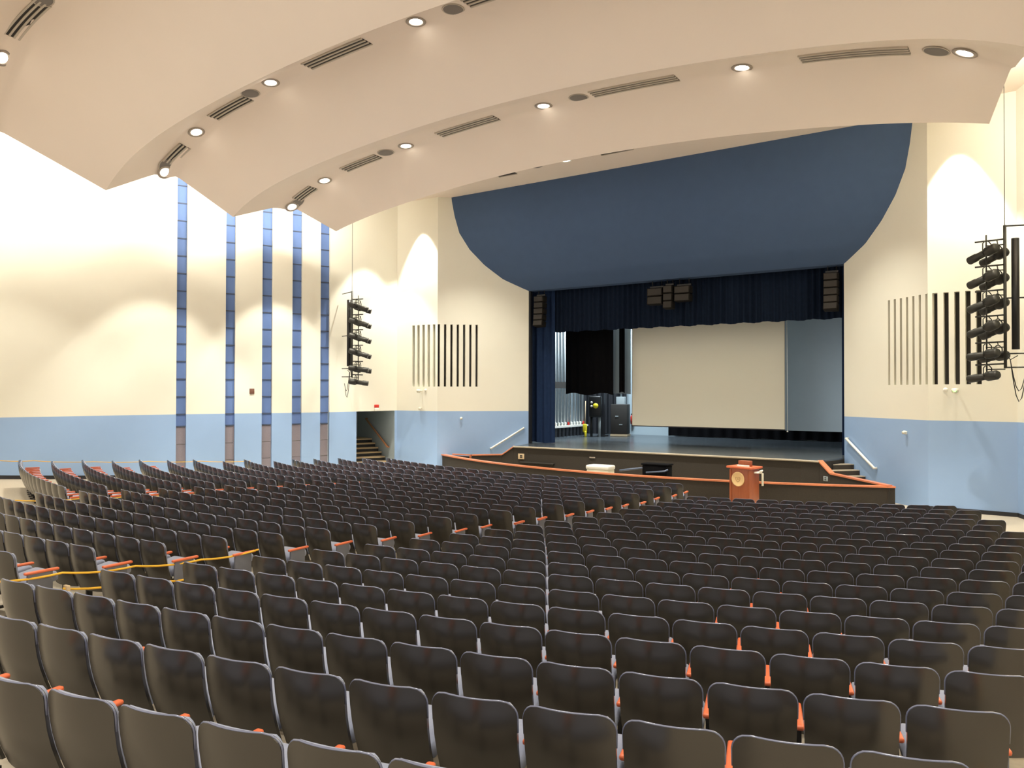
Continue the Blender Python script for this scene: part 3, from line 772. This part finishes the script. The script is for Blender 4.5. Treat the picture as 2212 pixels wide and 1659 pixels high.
def frame_ring(g, pts, wd, m, tf):
    c = Vector((0, 0)); o = [Vector(p) for p in pts]; i = [p * (1 - wd) for p in o]; n = len(pts)
    vs = [(p.x, p.y, .014) for p in o] + [(p.x, p.y, .014) for p in i] + [(p.x, p.y, .019) for p in o] + [(p.x, p.y, .019) for p in i]; fs = []
    for k in range(n):
        k2 = (k + 1) % n; fs += [(2 * n + k, 2 * n + k2, 3 * n + k2, 3 * n + k), (k, k2, 2 * n + k2, 2 * n + k), (n + k, n + k2, 3 * n + k2, 3 * n + k)]
    g.add(vs, fs, m, False, tf)
frame_ring(g, sh, .22, 'goldline', tf); frame_ring(g, [(.028 * math.cos(a), .028 * math.sin(a)) for a in [k * math.pi / 4 for k in range(8)]], .5, 'goldline', tf)
e_ = g.build('shield_emblem', s_)
g = MB(); g.rbox((.40, .05, 1.06), (.12, .26, .05), 'white', .015); g.tube([(.46, .06, 1.07), (.56, .02, 1.13)], [.05, .02], 'white', 10); g.build('side_shelf', t)
g = MB(); g.rbox((.47, .17, .86), (.05, .05, .36), 'cream_plastic', .01); g.build('shelf_bracket', t)

t = thing('storage_cart', 'white box-shaped cart with lid just behind the pit wall', 'cart', (-12.95, 24.5, 0))
g = MB(); g.rbox((0, 0, .36), (.84, .5, .52), 'cream_plastic', .02); g.build('body', t)
g = MB(); g.rbox((0, 0, .69), (.90, .56, .15), 'white', .05, None, 3); g.build('lid', t)
for sx in (-1, 1):
    for sy in (-1, 1):
        g = MB(); g.tube([(sx * .35 - .02, sy * .2, .05), (sx * .35 + .02, sy * .2, .05)], .05, 'metal_blk', 12); g.build('caster', t)
t = thing('equipment_bin', 'open black bin with blue-grey handles behind the pit wall', 'bin', (-10.7, 24.25, 0))
g = MB(); g.rbox((0, 0, .52), (.88, .46, .76), 'black', .03); g.build('bin_body', t)
g = MB(); g.rbox((0, 0, .93), (.94, .52, .05), 'black', .015); g.build('bin_rim', t)
g = MB(); g.tube([(-.42, -.2, .80), (-1.3, -.15, .66)], .035, 'steel_blue', 8); g.build('tow_handle', t)
g = MB(); g.tube([(-.28, -.26, .66), (.4, -.30, .74), (.5, -.28, .80)], .028, 'steel_blue', 8); g.build('push_handle', t)
for sx in (-1, 1):
    for sy in (-1, 1):
        g = MB(); g.tube([(sx * .35, sy * .16 - .02, .07), (sx * .35, sy * .16 + .02, .07)], .07, 'metal_blk', 12); g.build('wheel', t)

# ------------------------------------------------------------------ stage drapes, screen and walls
def pleats(name, p0, p1, z0, z1, m, n, amp, label, cat, group=None, hem=.02):
    p0, p1 = Vector(p0), Vector(p1); L = (p1 - p0).length; d = (p1 - p0) / L; nn = Vector((-d.y, d.x)); N = n * 8; g = MB(); rnd = random.Random(n); am = [rnd.uniform(.5, 1.2) for _ in range(n + 1)]
    front, back = [], []
    for i in range(N + 1):
        f = i / N; a = am[int(f * n)] * amp; o = math.sin(f * n * 2 * math.pi) * a + .3 * a * math.sin(f * n * 5.1)
        q = p0 + d * (f * L) + nn * o; zb = z0 + hem * math.sin(f * n * 1.7)
        front.append([W(q, zb), W(q, z1)]); back.append([W(q + nn * .012, zb), W(q + nn * .012, z1)])
    g.grid(front, m); g.grid(back, m); g.grid([[r[0] for r in front], [r[0] for r in back]], m); g.grid([front[0], back[0]], m); g.grid([front[-1], back[-1]], m)
    o = g.build(name, fix=False, at=(p0.x, p0.y, z0)); return tag(o, label, cat, group)
pleats('valance_curtain', (-18.45, 28.55), (-5.1, 28.55), EYE + 2.60, EYE + 5.6, 'valance', 60, .06, 'dark navy pleated valance across the top of the stage opening', 'curtain')
pleats('stage_curtain', (-18.7, 28.35), (-17.25, 28.5), SZ + .02, EYE + 5.5, 'curtain', 4, .10, 'dark navy curtain hanging at the left side of the stage opening', 'curtain', 'house curtain legs')
pleats('stage_curtain', (-5.75, 28.4), (-4.9, 28.3), SZ + .02, EYE + 5.5, 'curtain', 3, .09, 'dark navy curtain hanging at the right side of the stage opening', 'curtain', 'house curtain legs')
pleats('black_leg_drape', (-17.7, 30.2), (-15.4, 30.3), EYE - .03, EYE + 6.5, 'black', 6, .04, 'wide black drape hanging above the left side of the stage', 'drape', 'black drapes', .05)
pleats('black_leg_drape', (-15.22, 30.5), (-14.98, 30.55), EYE + .03, EYE + 6.5, 'black', 2, .05, 'narrow black drape next to the left edge of the projection screen', 'drape', 'black drapes', .04)
pleats('grey_leg_drape', (-16.5, 31.8), (-15.3, 31.8), EYE - .02, EYE + 6.5, 'greycloth', 2, .05, 'narrow grey drape between the two black drapes', 'drape')
pleats('grey_backdrop', (-10.4, 33.2), (-2.6, 33.2), EYE - 1.52, EYE + 6.5, 'greycloth', 5, .015, 'plain grey backdrop to the right of the projection screen', 'backdrop', None, 0)
pleats('black_back_drape', (-20.6, 36.6), (-17.85, 36.6), SZ + .02, EYE + 6.5, 'base', 9, .05, 'dark drape at the left back of the stage behind the equipment', 'drape')
pleats('black_back_drape', (-15.55, 36.6), (-2.1, 36.6), SZ + .02, EYE + 6.5, 'black', 24, .05, 'black drape at the back of the stage below the screen', 'drape')
t = thing('projection_screen', 'large white projection screen hanging over the stage', 'screen', (-11.6, 31.0, EYE - 1.41))
g = MB(); g.box((0, 0, 2.9), (6.46, .012, 5.8), 'screen'); g.build('screen_fabric', t)
g = MB(); g.box((0, -.004, .012), (6.50, .05, .04), 'base'); g.build('bottom_bar', t)
for s_ in (-1, 1):
    g = MB(); g.box((s_ * 3.235, -.004, 2.9), (.02, .02, 5.8), 'ventframe'); g.build('side_edge', t)
g = MB(); g.tube([(3.31, .02, 5.6), (3.33, .02, -.02)], .012, 'white', 6); g.tube([(3.33, .02, -.02), (3.33, .02, -.07)], .03, 'white', 8); g.build('pull_cord', t)
for nm, m, qs in (('wall_stage_back', 'stagewhite', ([(-21.4, 37.0), (-2.2, 37.0)], [(-2.2, 27.8), (-2.2, 37.0)])), ('wall_stage_side', 'stagegrey', ([(-21.4, 27.8), (-21.4, 37.0)],))):
    g = MB()
    for (x0, y0), (x1, y1) in qs: g.add([(x0, y0, SZ - .02), (x1, y1, SZ - .02), (x1, y1, 14), (x0, y0, 14)], [(0, 1, 2, 3)], m)
    struct(g.build(nm, fix=False), 'painted wall of the stage house')
g = MB(); g.add([(-21.4, 27.8, 14), (-2.2, 27.8, 14), (-2.2, 37, 14), (-21.4, 37, 14)], [(0, 1, 2, 3)], 'base')
struct(g.build('ceiling.002', fix=False), 'dark stage loft')
g = MB()                      # masonry either side of the opening behind the splayed walls
g.box((-21.0, 27.9, 6), (5.9, .15, 14), 'base'); g.box((-3.5, 27.95, 6), (3.9, .15, 14), 'base'); g.box((-11.8, 27.95, EYE + 4.35 + 3.5), (12.6, .12, 7), 'base')
struct(g.build('wall_proscenium.001'), 'dark back of the stage front wall')
# rigging ropes of the fly system on the left stage wall
rx = -19.6
for i in range(13):
    y = 31.5 + .30 * i; t = thing('rigging_rope', 'pale vertical rigging rope on the left stage wall', 'rope', (rx, y, SZ + .62), 0, 'pale rigging ropes at the left of the stage')
    g = MB(); g.tube([(0, 0, 0), (0, 0, 9.5)], .042 if i % 3 else .06, 'pole', 7); g.build('rope', t)
    g = MB(); g.rbox((.05, 0, .0), (.09, .10, .16), 'red' if i % 5 == 2 else 'white', .02); g.build('rope_lock', t)
t = thing('lock_rail', 'dark rail carrying the rope locks at the left of the stage', 'rail', (rx + .1, 33.2, SZ))
g = MB(); g.box((0, 0, .50), (.16, 4.4, .09), 'white'); g.build('rail_beam', t)
g = MB()
for i in range(12): g.box((-.02, -2.0 + .36 * i, .22), (.1, .18, .42), 'base')
g.build('rail_legs', t)
g = MB(); g.box((.02, 0, 2.52), (.12, 4.6, .30), 'slotdark'); t2 = g.build('rope_guide_beam'); t2.location = (rx + .14, 33.1, SZ); tag(t2, 'grey horizontal guide beam crossing the rigging ropes', 'beam')
# things standing at the left back of the stage
t = thing('dimmer_box', 'black cabinet on legs with a round yellow label, stage left', 'cabinet', (-18.2, 33.9, SZ), math.radians(20))
g = MB(); g.rbox((0, 0, 1.48), (.62, .4, 1.05), 'metal_blk', .08); g.build('housing', t)
g = MB(); tf = Matrix.Translation((.04, -.21, 1.52)) @ Matrix.Rotation(math.pi / 2, 4, 'X'); g.lathe([(.13, 0), (.13, .01), (0, .012)], 'yellowp', 20, tf); g.build('yellow_label', t)
g = MB()
for z in (1.5, 1.68): g.lathe([(.055, 0), (.055, .01), (0, .012)], 'white', 14, Matrix.Translation((-.16, -.21, z)) @ Matrix.Rotation(math.pi / 2, 4, 'X'))
g.build('gauges', t)
for s_ in (-1, 1):
    g = MB(); g.tube([(s_ * .2, 0, 0), (s_ * .2, 0, 1.0)], .06, 'greymetal' if s_ > 0 else 'metal_blk', 8); g.build('leg', t)
t = thing('flight_case', 'tall dark equipment case on a beige dolly at the back of the stage', 'case', (-17.35, 34.9, SZ), math.radians(12))
g = MB(); g.rbox((0, 0, .86), (.82, .6, 1.45), 'slotdark', .02); g.build('case_body', t)
g = MB(); g.box((0, 0, .07), (.86, .64, .10), 'tape'); g.build('dolly', t)
g = MB(); g.box((-.1, -.31, 1.0), (.16, .02, .06), 'greymetal'); g.box((.1, -.31, .6), (.16, .02, .05), 'greymetal'); g.build('latch', t)
t = thing('dark_post', 'dark upright post between the black cabinet and the tall case', 'post', (-18.02, 34.35, SZ))
g = MB(); g.box((0, 0, 1.2), (.16, .16, 2.4), 'base'); g.build('upright', t); g = MB(); g.box((0, 0, .04), (.4, .4, .08), 'base'); g.build('foot', t)
t = thing('electrical_box', 'grey electrical box with a curved conduit on the back stage wall', 'electrical box', (-18.02, 36.45, SZ + 1.45))
g = MB(); g.rbox((0, -.12, 0), (.46, .22, 1.0), 'greymetal', .02); g.build('box', t)
g = MB(); g.tube([(0, -.12, .5), (.0, -.12, .95), (-.06, -.12, 1.1), (-.16, -.12, 1.12), (-.2, -.12, 1.0)], .05, 'greymetal', 8); g.build('conduit', t)
t = thing('fire_extinguisher', 'red fire extinguisher on the back stage wall beside the screen edge', 'fire extinguisher', (-17.66, 36.85, SZ + .75))
g = MB(); g.lathe([(.0, -.2), (.08, -.2), (.085, .15), (.05, .23), (.025, .26), (0, .26)], 'red', 16); g.build('cylinder', t)
g = MB(); g.rbox((0, 0, .30), (.10, .04, .06), 'metal_blk', .01); g.tube([(.04, 0, .28), (.11, -.02, .1), (.1, -.02, -.05)], .013, 'metal_blk', 6); g.build('hose_and_valve', t)
t = thing('push_broom', 'wooden-handled broom with a yellow head leaning at the rigging ropes', 'broom', (-18.62, 33.6, SZ))
g = MB(); g.tube([(0, 0, .25), (-.02, .1, 1.75)], .022, 'tape', 8); g.build('handle', t)
g = MB(); g.rbox((0, 0, .42), (.22, .12, .42), 'yellowp', .05); g.rbox((.06, -.05, .14), (.1, .1, .28), 'yellowp', .03); g.build('yellow_head', t)
# line array loudspeakers in front of the valance
def line_array(x, y, n, wd, h, ztop, label):
    t = thing('line_array_speaker', label, 'loudspeaker', (x, y, ztop), 0, 'line array loudspeakers above the stage')
    g = MB(); g.box((0, .1, .05), (wd * .9, .1, .06), 'metal_blk'); g.tube([(-wd * .3, .1, .05), (-wd * .3, .1, .6)], .02, 'metal_blk', 6); g.tube([(wd * .3, .1, .05), (wd * .3, .1, .6)], .02, 'metal_blk', 6); g.build('flying_frame', t)
    for i in range(n):
        a = math.radians(3 * i * i / max(1, n - 1)); tf = Matrix.Translation((0, -.004 * i * i, -h * (i + .5))) @ Matrix.Rotation(-a, 4, 'X')
        g = MB(); g.rbox((0, 0, 0), (wd, .34, h * .92), 'speaker', .02, tf); o = g.build('speaker_box', t)
        g = MB(); g.box((0, -.175, 0), (wd * .88, .012, h * .74), 'slotdark', tf); g.build('grille', o)
line_array(-17.62, 27.92, 5, .46, .26, EYE + 4.1, 'dark line array loudspeaker at the left end of the valance')
line_array(-5.98, 27.92, 5, .46, .26, EYE + 4.1, 'dark line array loudspeaker at the right end of the valance')
line_array(-12.35, 27.9, 2, .62, .33, EYE + 4.05, 'dark loudspeaker pair, left one of the centre cluster above the stage')
line_array(-11.25, 27.9, 2, .62, .30, EYE + 4.05, 'dark loudspeaker pair, right one of the centre cluster above the stage')
line_array(-11.8, 27.85, 3, .36, .30, EYE + 4.1, 'slim dark loudspeaker in the middle of the centre cluster')

# ------------------------------------------------------------------ lighting ladders with stage spotlights
def profile_spot(loc, aim, label, group, L=.62):
    t = thing('stage_spotlight', label, 'stage light', loc, 0, group)
    a = Vector(aim).normalized(); rot = Vector((0, 0, 1)).rotation_difference(a).to_matrix().to_4x4()
    g = MB(); g.lathe([(.0, -L * .36), (.085, -L * .36), (.115, -L * .30), (.12, -L * .02), (.09, .05), (.0, .05)], 'metal_dark', 14, rot); g.build('lamp_housing', t)
    g = MB(); g.lathe([(.0, .0), (.082, .0), (.085, L * .34), (.098, L * .36), (.098, L * .62), (.088, L * .64), (.0, L * .60)], 'metal_dark', 14, rot); b = g.build('lens_barrel', t)
    g = MB(); g.lathe([(.08, L * .635), (.06, L * .65), (0, L * .655)], 'lens', 14, rot); g.build('lens', b)
    s = a.cross(Vector((0, 0, 1))).normalized() * .14
    g = MB(); g.tube([s * .9, s + Vector((0, 0, .02)), s + Vector((0, 0, .2)), s * .3 + Vector((0, 0, .27)), -s * .3 + Vector((0, 0, .27)), -s + Vector((0, 0, .2)), -s + Vector((0, 0, .02)), -s * .9], .014, 'metal_dark', 6); g.build('yoke', t)
    return t
def ladder(x, y, side, sgn):
    grp = 'lighting ladders hanging beside the stage'
    t = thing('lighting_ladder', 'black hanging light ladder with spotlights at the %s of the stage' % side, 'lighting rig', (x, y, 0), 0, grp)
    z0, z1 = EYE + .62, EYE + 4.05
    g = MB(); g.tube([(0, 0, z0), (0, 0, z1)], .035, 'metal_dark', 10); g.build('mast', t)
    g = MB(); g.tube([(0, 0, z1), (0, 0, SOF + (0 if sgn < 0 else .02))], .008, 'metal_dark', 6); g.build('hanging_cable', t)
    g = MB(); g.tube([(sgn * .21, .04, z0 + .45), (sgn * .21, .04, z0 + 3.1)], .085, 'metal_blk', 12); g.build('cable_trunk', t)
    for z in (z1 - .02, EYE + 2.3, z0 + .35, z0 + .02):
        g = MB(); g.tube([(0, 0, z), (sgn * 1.0, .42, z + .02)], .018, 'metal_dark', 6); g.build('wall_arm', t)
    g = MB(); g.tube([(-sgn * .38, -.03, EYE + .5), (-sgn * .38, -.03, EYE + 3.85)], .018, 'metal_dark', 6); g.build('hanging_rod', t)
    g = MB()
    for k in range(2):
        pts = [(sgn * (.05 + .2 * k), 0, z0 + .3)] + [(sgn * (.1 + .28 * f), -.03 * k, z0 + .2 - 1.0 * math.sin(f * math.pi * .8) * (1 - .25 * k)) for f in (0, .2, .4, .6, .8, 1)]
        g.tube(pts, .011, 'metal_blk', 6)
    g.build('loose_cables', t)
    tiers = [3.39, 2.78, 2.18, 1.57, .93, .40]
    words_ = ['top', 'second', 'third', 'fourth', 'fifth', 'bottom']
    for i, z in enumerate(tiers):
        g = MB(); g.tube([(0, 0, EYE + z + .33), (-sgn * .62, -.02, EYE + z + .31)], .02, 'metal_dark', 8); g.tube([(0, 0, EYE + z + .20), (-sgn * .40, -.02, EYE + z + .20)], .014, 'metal_dark', 6); g.build('cross_arm', t)
        zz = EYE + z + .03
        aim = (-sgn * .80, .55, -.30) if i < 4 else (-sgn * .82, .55, -.12)
        profile_spot((x - sgn * .36, y - .14, zz), aim, 'black stage spotlight, %s tier of the %s light ladder, nearer one' % (words_[i], side), 'spotlights on the %s light ladder' % side, .78)
        if i < 5:
            profile_spot((x - sgn * .16, y + .30, zz - .04), aim, 'black stage spotlight, %s tier of the %s light ladder, farther one' % (words_[i], side), 'spotlights on the %s light ladder' % side, .70)
            g = MB(); g.tube([(-sgn * .16, -.02, EYE + z + .33), (-sgn * .16, .32, EYE + z + .28)], .014, 'metal_dark', 6); g.build('rear_arm', t)
ladder(-.80, 22.1, 'right', 1)
ladder(2 * CL + .80, 22.1, 'left', -1)

# ------------------------------------------------------------------ small fixtures on the walls
def wall_lamp(p, n, z, label, group='white wall devices'):
    t = thing('wall_sensor', label, 'wall device', (p.x, p.y, z), math.atan2(n.x, -n.y), group)
    g = MB(); g.rbox((0, -.02, 0), (.08, .04, .10), 'white', .01); g.build('backplate', t)
    g = MB(); g.lathe([(0, 0), (.045, 0), (.055, .03), (.045, .09), (0, .1)], 'cream_plastic', 14, Matrix.Translation((0, -.04, .02)) @ Matrix.Rotation(math.radians(105), 4, 'X')); g.build('head', t)
p, n = on_facet(PR, ER, .77, .002); wall_lamp(p, n, EYE - 1.14, 'small white device on the blue wall right of the stage')
p, n = on_facet(PL, EL, .743, .002); wall_lamp(p, n, EYE - 1.05, 'small white device on the blue wall left of the stage')
p, n = on_facet(EL, KL, .40, .002); wall_lamp(p, n, EYE - .66, 'small device at the top of the blue band near the left corner')
def dome_cam(p, n, z, label, lit):
    t = thing('security_camera', label, 'camera', (p.x, p.y, z), math.atan2(n.x, -n.y), 'domed devices below the wall slots')
    g = MB(); g.tube([(0, 0, 0), (0, -.20, 0)], .03, 'cream_plastic', 8); g.build('arm', t)
    g = MB(); g.lathe([(0, .07), (.08, .06), (.10, 0), (.07, -.07), (0, -.09)], 'cream_plastic', 16, Matrix.Translation((0, -.24, 0))); g.build('dome', t)
    if lit: g = MB(); g.lathe([(0, .05), (.04, .03), (.05, 0), (.03, -.03), (0, -.04)], 'green', 12, Matrix.Translation((0, -.32, 0))); g.build('green_lamp', t)
p, n = on_facet(ER, KR, .33, 0); dome_cam(p, n, EYE + .10, 'domed camera with a green light below the right wall slots', True)
p, n = on_facet(EL, KL, .37, 0); dome_cam(p, n, EYE + .09, 'pale domed camera below the left wall slots', False)
for A, B, s, side in ((ER, KR, .205, 'right'), (EL, KL, .28, 'left')):
    p, n = on_facet(A, B, s, 0); t = thing('wall_button', 'small grey round button below the %s wall slots' % side, 'button', (p.x, p.y, EYE + .12), math.atan2(n.x, -n.y), 'round buttons below the wall slots')
    g = MB(); g.lathe([(.06, 0), (.06, .02), (.04, .04), (0, .045)], 'ringwhite', 14, Matrix.Rotation(math.pi / 2, 4, 'X')); g.build('button_cap', t)
p = lw(6.089, .0); g = MB(); g.rbox((0, 0, 0), (.18, .03, .20), 'brown', .008); o = g.build('wall_plaque'); o.location = W(lw(6.089, .016), EYE + .06); o.rotation_euler = (0, 0, math.atan2(NLW.x, -NLW.y)); tag(o, 'small brown square plate on the left wall between two blue strips', 'plaque')
t = thing('fire_alarm', 'red fire alarm above the stair doorway in the left corner', 'fire alarm', W(lw(.94, .0), EYE - .60), math.atan2(NLW.x, -NLW.y))
g = MB(); g.rbox((0, -.03, .04), (.20, .06, .14), 'red', .015); g.build('horn', t)
g = MB(); g.rbox((0, -.03, -.09), (.20, .06, .14), 'white', .012); g.build('strobe', t)
